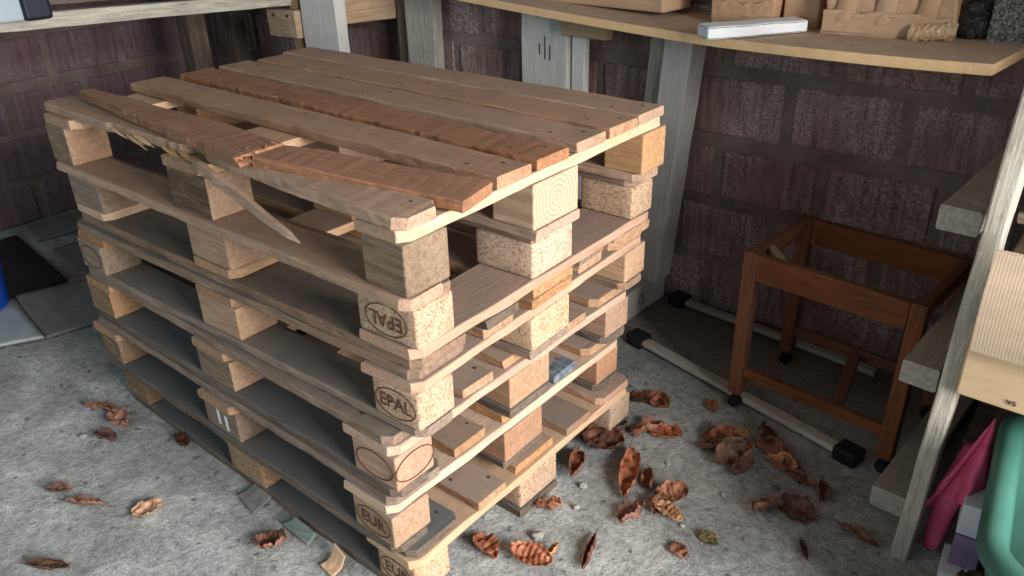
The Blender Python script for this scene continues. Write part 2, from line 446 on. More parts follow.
def stamp(txt, blk, face_off, flip=False, ovl=True, side='front', name='burned_stamp', sx=1.):
    bms = []
    if txt:
        t = text_mesh(txt, .040, .0009); bmesh.ops.scale(t, vec=(sx, 1, 1), verts=t.verts); bms.append(t)
    if ovl: bms.append(oval(.050, .030))
    bm = join(*bms)
    if flip: bmesh.ops.rotate(bm, cent=(0,0,0), matrix=Matrix.Rotation(math.pi, 3, 'Z'), verts=bm.verts)
    rot = (math.pi/2, 0, 0) if side == 'front' else (math.pi/2, 0, math.pi/2)
    loc = (0, -face_off-.0007, 0) if side == 'front' else (face_off+.0007, 0, 0)
    return link(name, bm, M['burn'], blk, loc, rot)

def pallet(label, loc, yaw, inverted, seed, mats, hx=.6, hy=.4, deck=None, spec=None):
    """EUR style pallet; local x long side, deck on top unless inverted. spec['block'][(i,j)] = material"""
    R = random.Random(seed); spec = spec or {}
    root = empty('wooden_pallet', loc, yaw, label, 'pallet', 'stacked wooden pallets')
    fz = (lambda z: .144-z) if inverted else (lambda z: z)
    X = [-hx+.0725, 0, hx-.0725]; Y = [-hy+.05, 0, hy-.05]; YW = [.1, .145, .1]
    blocks = {}
    boff = spec.get('bottom_off', (0, 0, 0)); dh = spec.get('dh', 0)
    for j in range(3):
        bm = plank(2*hx-R.uniform(.0, .008), YW[j]-.004, .0215, seed*31+j, .004, .0024, cham=.018 if j != 1 else .0, chamside=(1, 1))
        link('bottom_board', bm, M[spec.get('bottom', mats['bottom'])], root, (R.uniform(-.004, .004), Y[j]+boff[j], fz(.011)))
        for i in range(3):
            m = spec.get('block', {}).get((i, j), mats['block'])
            bx = (spec.get('bx', .12) if i != 1 else .145)-R.uniform(0, .005); by = YW[j]-R.uniform(.002, .008)
            if m.startswith('chip'):
                b = box(bx, by, .0775+dh, .006, 3, 3, .0008, seed*9+i*3+j)
            else:
                b = box(bx, by, .0775+dh, .003, 2, 5, .0008, seed*9+i*3+j)
            fm = spec.get('front', {}).get((i, j))
            if fm:                              # weathered outer face
                for fc in b.faces:
                    if fc.normal.y < -.7: fc.material_index = 1
            ob = link('block', b, [M[m], M[fm]] if fm else M[m], root, (X[i]+(i-1)*max(0, .1425-bx)/2+R.uniform(-.004, .004), Y[j]+R.uniform(-.004, .004), fz(.061+dh/2)), (0, 0, R.uniform(-.02, .02)), smooth=m.startswith('chip'))
            blocks[(i, j)] = (ob, bx, by)
    for i in range(3):
        bm = plank(2*hy-R.uniform(0, .006), spec.get('sw', {}).get(i, .140), .0215, seed*37+i, .003, .0020, cham=.02, chamside=(2, 2))
        if spec.get('greyend'):            # weathered near end of the cross board
            for fc in bm.faces:
                if fc.calc_center_median().x < -hy+.004: fc.material_index = 1
        link('stringer_board', bm, [M[spec.get('stringer', {}).get(i, mats['stringer'])], M['deckgrey']], root, (X[i]+(i-1)*max(0, .14-spec.get('sw', {}).get(i, .140))/2+R.uniform(-.003, .003), R.uniform(-.004, .004), fz(.111+dh)), (0, 0, math.pi/2+R.uniform(-.006, .006)))
    if deck is None:
        for k, (y, w) in enumerate(((-.3275,.145), (-.16375,.1), (0,.145), (.16375,.1), (.3275,.145))):
            bm = plank(2*hx-R.uniform(.0, .02), w-R.uniform(.002, .01), .0215, seed*41+k, .003, .0026, cham=.018 if k in (0, 4) else 0, chamside=(1, 1), cup=R.uniform(-.001, .001))
            bm = add_nails(bm, [(X[i]+q*.03, q*w*.25+R.uniform(-.01, .01), .009, .0118) for i in range(3) for q in (-1, 1)])
            mm = [M[spec.get('deck', {}).get(k, mats['deck'])], M['metalnail']]
            if spec.get('paint') == k:
                mm.append(M['bluepaint'])
                for fc in bm.faces:
                    if fc.calc_center_median().x > hx-.05 and fc.material_index == 0: fc.material_index = 2
            d = link('deck_board', bm, mm, root, (R.uniform(-.008, .008), y*(hy/.4)+R.uniform(-.006, .006), fz(.133)), (0, 0, R.uniform(-.004, .004)))
            if spec.get('paint') == k: d['label'] = 'board with a blue painted end'
    return root, blocks

# P6 (bottom) .. P1 (top)
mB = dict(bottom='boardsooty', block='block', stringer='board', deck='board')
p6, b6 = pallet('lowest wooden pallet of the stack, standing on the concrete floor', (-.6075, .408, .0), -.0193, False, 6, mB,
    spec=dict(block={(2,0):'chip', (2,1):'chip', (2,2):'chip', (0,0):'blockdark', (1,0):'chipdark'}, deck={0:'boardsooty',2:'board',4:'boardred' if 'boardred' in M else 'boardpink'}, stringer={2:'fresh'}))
stamp('EUR', b6[(2,0)][0], b6[(2,0)][2]/2, side='front')
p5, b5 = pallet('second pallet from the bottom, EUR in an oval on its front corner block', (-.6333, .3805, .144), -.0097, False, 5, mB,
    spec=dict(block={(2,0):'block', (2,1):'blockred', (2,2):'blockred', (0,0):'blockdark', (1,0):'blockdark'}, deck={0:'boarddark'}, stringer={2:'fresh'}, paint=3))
stamp('EUR', b5[(2,0)][0], b5[(2,0)][2]/2, side='front')
stamp('', b5[(0,0)][0], b5[(0,0)][2]/2)
tg = [box(.011, .0006, .042, .0002, 1, 0, 0, 0, (x, 0, z)) for x, z in ((-.02, .002), (.012, -.004))]
tag(link('paper_tag', join(*tg), M['whitecard'], b5[(1,0)][0], (.01, -.0735 if False else -b5[(1,0)][2]/2-.0004, 0)), 'torn white paper label')
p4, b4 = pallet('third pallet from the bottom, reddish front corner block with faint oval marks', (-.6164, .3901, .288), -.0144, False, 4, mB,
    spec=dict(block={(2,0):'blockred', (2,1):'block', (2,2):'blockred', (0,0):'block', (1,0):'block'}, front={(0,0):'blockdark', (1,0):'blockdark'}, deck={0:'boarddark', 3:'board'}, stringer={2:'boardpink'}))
stamp('', b4[(2,0)][0], b4[(2,0)][2]/2); stamp('', b4[(2,0)][0], b4[(2,0)][1]/2, side='right', sx=.8)
p3, b3 = pallet('middle pallet with EPAL upright in an oval on its front corner block', (-.5858, .4011, .432), .0218, False, 3, mB,
    spec=dict(block={(2,0):'chip', (2,1):'chip', (2,2):'block', (0,0):'blockdark', (1,0):'block'}, bottom='boarddark', deck={0:'boarddark', 4:'board'}, stringer={2:'boardpink'}))
stamp('EPAL', b3[(2,0)][0], b3[(2,0)][2]/2, sx=.92); stamp('', b3[(0,0)][0], b3[(0,0)][2]/2)
p2, b2 = pallet('upside down pallet under the topmost, inverted EPAL on its front corner block', (-.5778, .4109, .576), .0071, True, 2,
    dict(bottom='boarddark', block='block', stringer='boardpink', deck='board'),
    spec=dict(bx=.145, block={(2,0):'chip', (2,1):'chip', (2,2):'chip', (0,0):'blockdark', (1,0):'block'}, bottom_off=(.012, 0, 0), bottom='boarddark', deck={0:'boarddark', 1:'boardsooty', 2:'board', 3:'boarddark'}, stringer={2:'boardpink', 0:'fresh', 1:'block'}))
stamp('EPAL', b2[(2,0)][0], b2[(2,0)][2]/2, flip=True, sx=.92)

# topmost pallet, seven thin boards, broken second board
ox, oy = -.5575, .390
p1, b1 = pallet('topmost wooden pallet with a snapped second deck board', (ox, oy, .720), 0, False, 1,
    dict(bottom='deckgrey', block='block', stringer='fresh', deck='deckbrown'), hx=.6085, hy=.4025, deck=[],
    spec=dict(bx=.103, dh=.0125, greyend=True, sw={2: .106}, block={(2,0):'blockdark', (2,1):'ringblock', (2,2):'block', (0,0):'block', (1,0):'block'}, front={(1,0):'blockrot', (0,0):'blockdark'}, bottom_off=(-.008, 0, 0), stringer={1:'fresh'}))
def edge1(x):   # torn near edge of the first board
    w = x+ox
    a = 0
    if -.85 < w < -.57: a = .006+.010*max(0, (w+.85)/.28)*(.7+.6*n1(w*60))
    if -.57 <= w < -.50: a = .034+.006*n1(w*90)
    if w >= -.50: a = .014*max(0, 1-(w+.50)/.45)
    return (a, .004*abs(n1(w*8, 4)))
B1 = [  # left x0, right x1, y at left, y at right, material, seed
    (-1.186, .052, .001, .097, -.012, .074, 'deckgrey', 11),
    None,
    (-1.182, .050, .229, .315, .208, .312, 'deckbrown', 13),
    (-1.171, .050, .358, .452, .326, .421, 'deckred', 14),
    (-1.168, .050, .478, .567, .446, .550, 'deckgrey', 15),
    (-1.150, .050, .585, .690, .564, .668, 'deckbrown', 16),
    (-1.175, .048, .697, .795, .676, .786, 'deckgrey', 17)]
for k, b in enumerate(B1):
    if not b: continue
    x0, x1, a0, a1, c0, c1, m, sd = b
    W = ((a1-a0)+(c1-c0))/2; L = x1-x0; yaw = math.atan2((c0+c1)/2-(a0+a1)/2, L)
    e = lambda x: (.003*max(0, n1(x*9, 5)), 0)
    if k == 0: e = edge1
    elif k == 3: e = lambda x: (.008*max(0, n1(x*10, 2))+.002*n1(x*50, 7), 0)
    elif k == 5: e = lambda x: (.008*max(0, n1(x*5+3, 9)), 0)
    bm = plank(L, W, .0215, sd, .003, .002, n=70 if k in (0, 3) else None, cham=.02 if k == 0 else 0, chamside=(1, 1), edge=e, cup=.0012)
    bm = add_nails(bm, [(xx+q*.025, q*W*.22, .009, .0123) for xx in (-.55, -.01, .55) for q in (-1, 1)])
    d = link('deck_board', bm, [M[m], M['metalnail']], p1, ((x0+x1)/2-ox, (a0+a1+c0+c1)/4-oy, .1455), (0, 0, yaw))
    if k == 3: tag(d, 'reddish rough edged board')
# broken second board: two pieces buckled towards the near side
def rag(x): return (.006*max(0, n1(x*12, 1))+.002*n1(x*60, 3), .062*max(0, min(1, (.15-x)/.50)))
bmL = plank(.75, .098, .0215, 21, .003, .002, n=60, jag=(0, .06), edge=rag, bow=.003)
dl = link('deck_board', bmL, M['deckred'], p1, (-.715-ox, .070-oy, .1685), (0, .004, -.100))
tag(dl, 'snapped reddish left half, jagged and narrowing')
bmR = plank(.455, .096, .0215, 22, .003, .002, n=30, jag=(.07, 0), edge=lambda x: (0, .02*max(0, (-x-.12)/.1)))
dr = link('deck_board', bmR, M['deckred'], p1, (-.152-ox, .096-oy, .1575), (0, .034, .190))
tag(dr, 'snapped reddish right half with jagged end')
R = random.Random(5); fb = []
for k in range(46):
    y = R.uniform(-.05, .047); l = R.uniform(.012, .065)
    s = Vector((.335+R.uniform(-.03, .0), y, R.uniform(-.008, .009)))
    fb.append(tube([s, s+Vector((l*.6, R.uniform(-.008, .008), R.uniform(-.004, .010))), s+Vector((l, R.uniform(-.012, .012), R.uniform(-.008, .016)))], [R.uniform(.002, .004), .0018, .0004], 5))
link('splinters', join(*fb), M['splred'], dl)
# long splinter hanging from the near edge
pts = [(-.530, -.004, .862), (-.482, -.018, .858), (-.42, -.024, .846), (-.345, -.028, .830), (-.27, -.030, .808), (-.212, -.031, .793), (-.184, -.031, .786)]
rad = [(.004, .004), (.010, .007), (.011, .008), (.011, .007), (.009, .006), (.006, .005), (.001, .001)]
bm = bmesh.new(); rg = []
for k in range(25):
    t = k/24*6; i = min(5, int(t)); f = t-i
    p = Vector(pts[i]).lerp(Vector(pts[i+1]), f); a = rad[i][0]*(1-f)+rad[i+1][0]*f; b = rad[i][1]*(1-f)+rad[i+1][1]*f
    jz = .0014*n1(k*.9, 3)
    rg.append([bm.verts.new(p+Vector((0, sy*b, sz*a+jz))) for sy, sz in ((-1, -.7), (1, -1), (1.1, .8), (-.6, 1))])
for a, b in zip(rg, rg[1:]):
    for j in range(4): bm.faces.new((a[j], a[(j+1) % 4], b[(j+1) % 4], b[j]))
bm.faces.new(rg[0]); bm.faces.new(rg[-1]); bmesh.ops.recalc_face_normals(bm, faces=bm.faces)
bmesh.ops.translate(bm, vec=(-ox, -oy, -.720), verts=bm.verts)
tag(link('splinter', bm, M['deckgrey'], p1), 'long grey splinter hanging off the near edge')
fb = []
for grp in range(2):
  fb = []
  for k in range(8):
    s = Vector((-.86+grp*.20+R.uniform(0, .12), .000+R.uniform(0, .01), .860+R.uniform(-.004, .008)))
    fb.append(tube([s, s+Vector((.03, -.004, -.003)), s+Vector((.07, -.007, R.uniform(-.012, -.002)))], [.003, .0028, .0004], 5))
  b_ = join(*fb); bmesh.ops.translate(b_, vec=(-ox, -oy, -.720), verts=b_.verts)
  link('splinters', b_, M['splinter'], p1)

# ---------------------------------------------------------------- shelf on the right with posts
t = -.096
def shelf():
    L = 2.5; n = 40; bm = bmesh.new(); rg = []
    for k in range(n+1):
        x = -L*(1-k/n)                    # local: 0 at right corner
        z = (.0 if x > -.6 else .028*((-x-.6)/.75)**1.3)-.018*(1-math.exp(x/.3))
        depth = .36+.0*x
        rg.append([bm.verts.new((x, y, zz+z)) for y, zz in ((.001, 0), (0, .001), (0, .0225), (.001, .0235), (.395+.096*(x), .0235), (.395+.096*(x), 0))])
    for a, b in zip(rg, rg[1:]):
        for j in range(6): bm.faces.new((a[j], a[(j+1) % 6], b[(j+1) % 6], b[j]))
    bm.faces.new(rg[0]); bm.faces.new(rg[-1]); bmesh.ops.recalc_face_normals(bm, faces=bm.faces); return bm
tag(link('shelf_board', shelf(), M['mdf'], loc=(.606, 1.1, .947), rot=(0, 0, t)), 'long fibreboard shelf holding brown boxes above the block wall', 'shelf')

def thingplank(name, label, cat, mat, p0, p1, W, T, roll=0, seed=0, group=None, marks=None, **kw):
    p0, p1 = Vector(p0), Vector(p1); d = p1-p0
    bm = plank(d.length, W, T, seed, .004, .0015, **kw)
    q = d.to_track_quat('X', 'Z'); q = q @ Euler((roll, 0, 0)).to_quaternion()
    o = link(name, bm, M[mat], None, (p0+p1)/2, q.to_euler())
    return tag(o, label, cat, group)

thingplank('upright_post', 'whitewashed timber post at the wall, right of the pallet corner', 'post', 'greypaint', (-.305, 1.43, .104), (-.236, 1.43, .930), .10, .09, 0, 101)
thingplank('upright_board', 'narrow grey board nailed on the left of the whitewashed right post', 'board', 'greytimber', (-.378, 1.445, .104), (-.318, 1.445, .930), .075, .05, 0, 102)
pm = thingplank('upright_post', 'pale wide post behind the pallets with three dark scratches', 'post', 'greypaint', (-.742, 1.42, .0), (-.740, 1.42, .95), .04, .185, 0, 103)
mk = [box(.0035, .0015, h, .0005, 1, 0, 0, 0, (x, 0, z)) for x, z, h in ((-.03, .0, .035), (-.008, .006, .075), (.012, -.008, .05))]
mko = link('scratch_marks', join(*mk), M['mark'], pm); mko.matrix_world = Matrix()
mko.matrix_parent_inverse = pm.matrix_basis.inverted(); mko.location = (-.725, 1.398, .815)
thingplank('upright_post', 'grey post behind the pallets under the far left shelf end', 'post', 'greytimber', (-1.325, 1.43, .0), (-1.315, 1.43, .97), .05, .145, 0, 104)
thingplank('upright_board', 'dark narrow board on the left edge of the far grey post', 'board', 'darktimber', (-1.435, 1.45, .0), (-1.430, 1.45, .97), .05, .05, math.pi/2, 114)
thingplank('upright_post', 'broad whitish plank post at the left rear corner of the stack', 'post', 'greypaint', (-1.605, 1.2, .0), (-1.605, 1.2, 1.3), .05, .20, 0, 105)
thingplank('cross_beam', 'wide tan beam between the whitish plank post and the wall', 'beam', 'tantimber', (-1.545, 1.23, .925), (-1.475, 1.47, .925), .04, .145, 0, 106)
thingplank('support_batten', 'short batten under the shelf beside the scratched post', 'batten', 'tantimber', (-.640, 1.378, .907), (-.47, 1.372, .907), .04, .066, 0, 107)
thingplank('upright_board', 'narrow bright white board right of the scratched post', 'board', 'whitepaint', (-.615, 1.43, .0), (-.613, 1.43, .87), .03, .05, 0, 109)
fp = thingplank('sole_plate', 'whitewashed plate on the floor between pallets and wall', 'beam', 'greypaint', (-.328, .98, .05), (-.318, 1.49, .05), .066, .10, 0, 108)
rm = oval(.016, .016, .003, .001, 24)
rmo = link('pencil_mark', rm, M['mark'], fp, (.10, -.0338, .0), (math.pi/2, 0, 0))

# ---------------------------------------------------------------- left wall shelf and posts
ls = empty('wall_shelf', (-1.9, .5, .9), 0, 'rough timber shelf along the left wall above the pallets', 'shelf')
def lpart(name, mat, p0, p1, W, T, seed, lab=None):
    p0, p1 = Vector(p0)-ls.location, Vector(p1)-ls.location; d = p1-p0
    o = link(name, plank(d.length, W, T, seed, .004, .0018), M[mat], ls, (p0+p1)/2, d.to_track_quat('X', 'Z').to_euler())
    if lab: o['label'] = lab
    return o
lpart('front_beam', 'greytimber', (-1.80, -.9, 1.032), (-1.80, 1.19, .930), .05, .046, 120)
for k in range(5):
    lpart('shelf_plank', 'darktimber', (-1.92-k*.185, -.9, 1.076), (-1.92-k*.185, 1.45, .965), .175, .02, 121+k)
br = lpart('bracket_block', 'tantimber', (-1.885, 1.17, .842), (-1.715, 1.17, .846), .04, .10, 130)
nl = [tube([(x, -.018, .03), (x, -.0235, .03)], .006, 8) for x in (-.04, .045)]
link('nail_heads', join(*nl), M['metalnail'], br)
lpart('bracket_post', 'tantimber', (-1.765, 1.215, .0), (-1.765, 1.215, .99), .05, .05, 131)
thingplank('wall_post', 'split brown post standing by the left wall behind the pallets', 'post', 'darktimber', (-2.36, 1.10, .0), (-2.36, 1.10, 1.0), .085, .085, 0, 132)
thingplank('wall_post', 'dark post in the left rear corner of the walls', 'post', 'darktimber', (-2.52, 1.40, .0), (-2.52, 1.40, .99), .07, .08, 0, 133)
# things on the left shelf
gb = empty('metal_box', (-1.70, .06, .998), -.02, 'grey box with a dark end cap on the left wall shelf', 'box')
link('body', box(.15, .26, .10, .008, 3, 0, 0, 0, (0, 0, .052)), M['greymetal'], gb)
link('end_cap', box(.165, .075, .115, .010, 3, 0, 0, 0, (.004, .165, .0575)), M['navy'], gb)

# ---------------------------------------------------------------- things on the fibreboard shelf
def carton(label, x, y, z, sx, sy, sz, rz, seed, dent=.006, mat='card', flap=True):
    r = empty('cardboard_box', (x, y, z), rz, label, 'box', 'brown boxes on the fibreboard shelf')
    link('carton', box(sx, sy, sz, .006, 2, 9, dent, seed, (0, 0, sz/2)), M[mat], r)
    tp = box(.05, sy+.003, .001, 0, 1, 6, .0, seed, (0, 0, sz+.003)); link('tape', tp, M['tape'], r)
    f1 = grid_surf(lambda u, v: ((u-.5)*sx*.96, -sy/2-.004-.004*abs(n1(u*6, v*4, seed))-.006*v, .012+.05*v*(1+.3*n1(u*5, seed))), 24, 6)
    if flap: thicken(link('flap', f1, M[mat], r), .003)
    return r
zs = .9545
carton('long brown box at the left end of the fibreboard shelf', -.50, 1.405, zs+.020, .50, .14, .20, t, 1, .004, flap=False)
carton('smaller brown box behind the left end of the white foam strip', -.045, 1.412, zs, .17, .13, .20, t+.15, 2, .006)
carton('half hidden brown box between the small box and the big crumpled box', .100, 1.435, zs, .095, .09, .20, t+.06, 3, .005, flap=False)
bb = carton('big crumpled brown box with tape on the fibreboard shelf', .315, 1.412, zs, .295, .14, .21, t+.18, 4, .014)
R = random.Random(8)
for k in range(3):
    a = Vector((-.12+k*.09, -.079, .03)); b = a+Vector((R.uniform(.02, .07), -.002, R.uniform(.09, .15)))
    u = (b-a)
    f = grid_surf(lambda s, v, a=a, u=u, k=k: a+u*s+Vector((.05*v*(1-.4*s), .004-.006*math.sin(v*3.14)-.004*n1(s*5, k), .012*v+.006*n1(s*7, k+3))), 14, 6)
    thicken(link('crease_fold', f, M['card'], bb), .002)
# clear crinkled tape at its right bottom
f = grid_surf(lambda s, v: Vector((.06+.10*s, -.086-.012*v*(1-v)*4-.006*abs(n1(s*9, v*6)), .004+.035*v+.012*s+.006*n1(s*12, v*5))), 26, 8)
thicken(link('crinkled_tape', f, M['tape'], bb), .001)

def foamstrip():
    bm = box(.275, .070, .030, .004, 2, 10, .0012, 5, (0, 0, .015))
    for v in bm.verts: v.co.y += .012*math.sin(v.co.x*11)+.004*n1(v.co.x*22); v.co.z *= 1+.06*n1(v.co.x*15, 3)
    return bm
tag(link('foam_strip', foamstrip(), M['foam'], None, (.040, 1.232, zs+.004), (0, 0, .86), True), 'white foam strip lying near the front edge of the fibreboard shelf', 'foam')
def plastic_clump(seed, sx, sy, sz):
    bm = bmesh.new(); bmesh.ops.create_icosphere(bm, subdivisions=4, radius=1)
    for v in bm.verts:
        d = noise.noise_vector(v.co*2.4+Vector((seed, 0, 0)))*.35+noise.noise_vector(v.co*6)*.16
        v.co = v.co+d; v.co = Vector((v.co.x*sx, v.co.y*sy, max(0, (v.co.z+.9)*sz*.55)))
    return bm
tag(link('plastic_bag', plastic_clump(2, .045, .05, .09), M['foil'], None, (.500, 1.43, zs)), 'dark crinkled plastic bag stuffed between big box and grey foam block', 'bag')
def fuzz():
    N = NT('speckled grey foam', .95)
    a = N.noise(N.coord((1, 1, 1)), 170, 3, .7)
    c = N.ramp(a, [(.38, S(74,72,68)), (.52, S(130,126,120)), (.66, S(190,186,178))])
    N.bump(a, .9, .004); return N.out(c)
M['fuzz'] = fuzz()
tag(link('foam_block', box(.16, .12, .10, .008, 3, 8, .004, 9, (0, 0, .05)), M['fuzz'], None, (.620, 1.43, zs+.003), (0, 0, t-.04)), 'speckled grey block at the right end of the fibreboard shelf', 'block')

# ---------------------------------------------------------------- brown table frame on castors
tb = empty('table_frame', (.41, 1.16, 0), -.095, 'brown wooden table frame without a top under the shelf', 'table')
hx_, hy_ = .222, .165
def castor(parent, loc):
    c = empty('castor', loc); c.parent = parent
    return c
for i, (sx, sy) in enumerate(((-1,-1), (1,-1), (1,1), (-1,1))):
    lg = link('leg', plank(.425, .036, .036, 200+i, .003, .0006), M['table'], tb, (sx*(hx_-.018), sy*(hy_-.018), .2625), (0, math.pi/2, 0))
    w = tube([(0, -.010, 0), (0, .010, 0)], .0175, 16); q = tube([(0, 0, .012), (0, 0, .036)], .009, 10)
    bmesh.ops.translate(q, vec=(0, 0, 0), verts=q.verts)
    bmj = join(w, q); bmesh.ops.rotate(bmj, cent=(0,0,0), matrix=Matrix.Rotation(-math.pi/2, 3, 'Y'), verts=bmj.verts)
    link('castor', bmj, M['black'], lg, (.2450, 0, 0))
for sy in (-1, 1):
    link('top_rail', plank(2*hx_-.074, .022, .072, 210+sy, .003, .0006), M['table'], tb, (0, sy*(hy_-.013), .437))
    link('lower_rail', plank(2*hx_-.074, .020, .032, 214+sy, .003, .0006), M['table'], tb, (0, sy*(hy_-.018), .118))
for sx in (-1, 1):
    link('side_rail', plank(2*hy_-.074, .022, .045, 220+sx, .003, .0006), M['table'], tb, (sx*(hx_-.016), 0, .452), (0, 0, math.pi/2))
link('stretcher', plank(2*hy_-.05, .03, .02, 226, .003, .0006), M['table'], tb, (.03, 0, .118), (0, 0, math.pi/2+.25))
for sx, sy, a in ((-1, -1, -.785),):
    link('corner_brace', plank(.10, .022, .03, 230, .003, .0005), M['tantimber'], tb, (sx*(hx_-.06), sy*(hy_-.06)-.0, .452), (0, 0, a))

# ---------------------------------------------------------------- pale rails with black ends on the floor
def rail(label, a, b, W, T, ends, seed):
    a, b = Vector(a), Vector(b); d = b-a
    r = empty('floor_rail', (a+b)/2, math.atan2(d.y, d.x), label, 'rail', 'pale rails lying on the floor by the wall')
    link('slat', plank(d.length, W, T, seed, .003, .0006), M['whiteslat'], r, (0, 0, T/2+.012))
    for e in ends:
        link('end_block', box(.062, .055, .040, .006, 3, 0, 0, 0, (0, 0, .020)), M['black'], r, (e*(d.length/2+.024), 0, 0))
    return r
rail('pale rail with black end blocks crossing in front of the table frame', (-.165, 1.150, 0), (.495, .992, 0), .034, .016, (-1, 1), 301)
rail('pale rail lying along the foot of the block wall', (-.185, 1.462, 0), (.46, 1.40, 0), .030, .016, (-1,), 302)

# ---------------------------------------------------------------- timber rack at the right with its load
rk = empty('storage_rack', (.75, 1.1, 0), 0, 'weathered timber rack with short beam ends at the right edge', 'rack')
def rpart(name, mat, p0, p1, W, T, seed, roll=0, lab=None):
    p0, p1 = Vector(p0)-rk.location, Vector(p1)-rk.location; d = p1-p0
    q = d.to_track_quat('X', 'Z') @ Euler((roll, 0, 0)).to_quaternion()
    o = link(name, plank(d.length, W, T, seed, .004, .0014), M[mat], rk, (p0+p1)/2, q.to_euler())
    if lab: o['label'] = lab
    return o
rpart('post', 'greytimber', (.7125, .762, .0), (.7275, .762, 1.35), .075, .034, 401, 0, 'pale cracked front post')
for k, z in enumerate((.747, .408, .075)):
    rpart('support_beam', 'greytimber', (.655, .800, z), (.700, 1.47, z), .072, .052 if k else .048, 402+k)
    rpart('support_beam', 'darktimber', (1.25, .800, z), (1.25, 1.47, z), .072, .05, 406+k)
for k, z in enumerate((.744, .405)):
    rpart('shelf_plank', 'darktimber', (.745, .86, z+.034), (1.285, .86, z+.034), .15, .018, 410+k)
    rpart('shelf_plank', 'darktimber', (.72, 1.03, z+.034), (1.285, 1.03, z+.034), .15, .018, 420+k)
    rpart('shelf_plank', 'darktimber', (.73, 1.20, z+.034), (1.285, 1.20, z+.034), .15, .018, 430+k)
rpart('post', 'darktimber', (.72, 1.45, 0), (.72, 1.45, 1.35), .05, .06, 405)
rpart('post', 'darktimber', (1.31, .762, 0), (1.31, .762, 1.35), .05, .06, 415)
bx = empty('cardboard_box', (.988, .972, .450), -.02, 'tan cardboard box on the rack above the green tub', 'box')
bb_ = box(.50, .54, .20, .004, 2, 6, .002, 31, (0, 0, .10)); link('carton', bb_, M['cardtan'], bx)
tx = text_mesh('vs', .020, .0003); link('print', tx, M['mark'], bx, (-.16, -.2725, .020), (math.pi/2, 0, 0))
fl = grid_surf(lambda u, v: ((u-.5)*.42, -.014*math.sin(v*3.1)-.0*u, -.20*v), 18, 14)
flo = link('flap', fl, M['cardflute'], bx, (-.032, -.322, .315), (.10, 0, 0)); thicken(flo, .005); flo['label'] = 'ribbed flap hanging over the front'
# flap hinge strip joins the flap to the box top
hg = grid_surf(lambda u, v: ((u-.5)*.42, -.05*v, .0+.11*v), 18, 6); ho = link('flap_fold', hg, M['cardflute'], bx, (-.032, -.269, .205)); thicken(ho, .005)
tag(link('cardboard_box', box(.42, .56, .19, .004, 2, 6, .002, 33, (0, 0, .095)), M['cardtan'], None, (.975, 1.06, .789), (0, 0, -.05)), 'upper cardboard box on the top level of the rack', 'box')

tag(link('cardboard_box', box(.48, .42, .27, .004, 2, 6, .003, 35, (0, 0, .135)), M['carddark'], None, (1.03, 1.17, .119), (0, 0, .03)), 'dark box added on the lowest rack level behind the green tub to block light', 'box')  # invented load, fills the rack so it shades the table and wall
for k in range(3): rpart('shelf_plank', 'darktimber', (.74, .98+.16*k, .110), (1.285, .98+.16*k, .110), .15, .018, 440+k)
# pink cloth
pk = empty('pink_cloth', (.76, .79, 0), 0, 'pink cloth draped down to the floor between rack post and green tub', 'cloth')
def drape(u, v):
    top = Vector((.803, .80, .368)); lt = Vector((.722, .79, .110)); rt = Vector((.822, .79, .205))
    e = top.lerp(lt, v).lerp(top.lerp(rt, v), u)
    e.y += -.022*math.sin(u*9.5+v)*v - .018*math.sin(v*3.0) + .003*n1(u*4, v*4)
    e.z += .012*math.sin(u*6)*v*v; e.x += .006*n1(u*4, v*7)*v - .010*math.sin(v*3.14)*(1-u)*.3
    return e-Vector((.76, .79, 0))
thicken(link('draped_fold', grid_surf(drape, 26, 30), M['pink'], pk, smooth=True), .003)
bm = tube([Vector(p)-Vector((.76, .79, 0)) for p in ((.782, .81, .28), (.768, .81, .18), (.762, .805, .12), (.760, .805, .06), (.760, .80, .012), (.76, .80, .004))], [.016, .024, .024, .021, .017, .010], 14)
for v in bm.verts: v.co += noise.noise_vector(v.co*14)*.003; v.co.z = max(v.co.z, .002)
link('hanging_roll', bm, M['pink'], pk, smooth=True)
# cartons under the tub rim
tag(link('small_carton', box(.060, .09, .040, .002, 2), M['whitecard'], None, (.818, .745, .021), (0, 0, .1)), 'white carton on the floor, bottom of the small pile beside the pink cloth', 'box', 'small cartons beside the pink cloth')
tag(link('small_carton', box(.052, .07, .078, .002, 2), M['purplecard'], None, (.824, .765, .081), (0, 0, .05)), 'mauve carton in the middle of the small pile beside the pink cloth', 'box', 'small cartons beside the pink cloth')
tag(link('small_carton', box(.056, .08, .075, .002, 2), M['whitecard'], None, (.822, .775, .159), (0, 0, .12)), 'white carton on top of the small pile beside the pink cloth', 'box', 'small cartons beside the pink cloth')
sk = plastic_clump(7, .045, .06, .15); tag(link('sack', sk, M['sack'], None, (.865, .585, 0), smooth=True), 'dark brown sack slumped under the near rim of the green tub', 'sack')

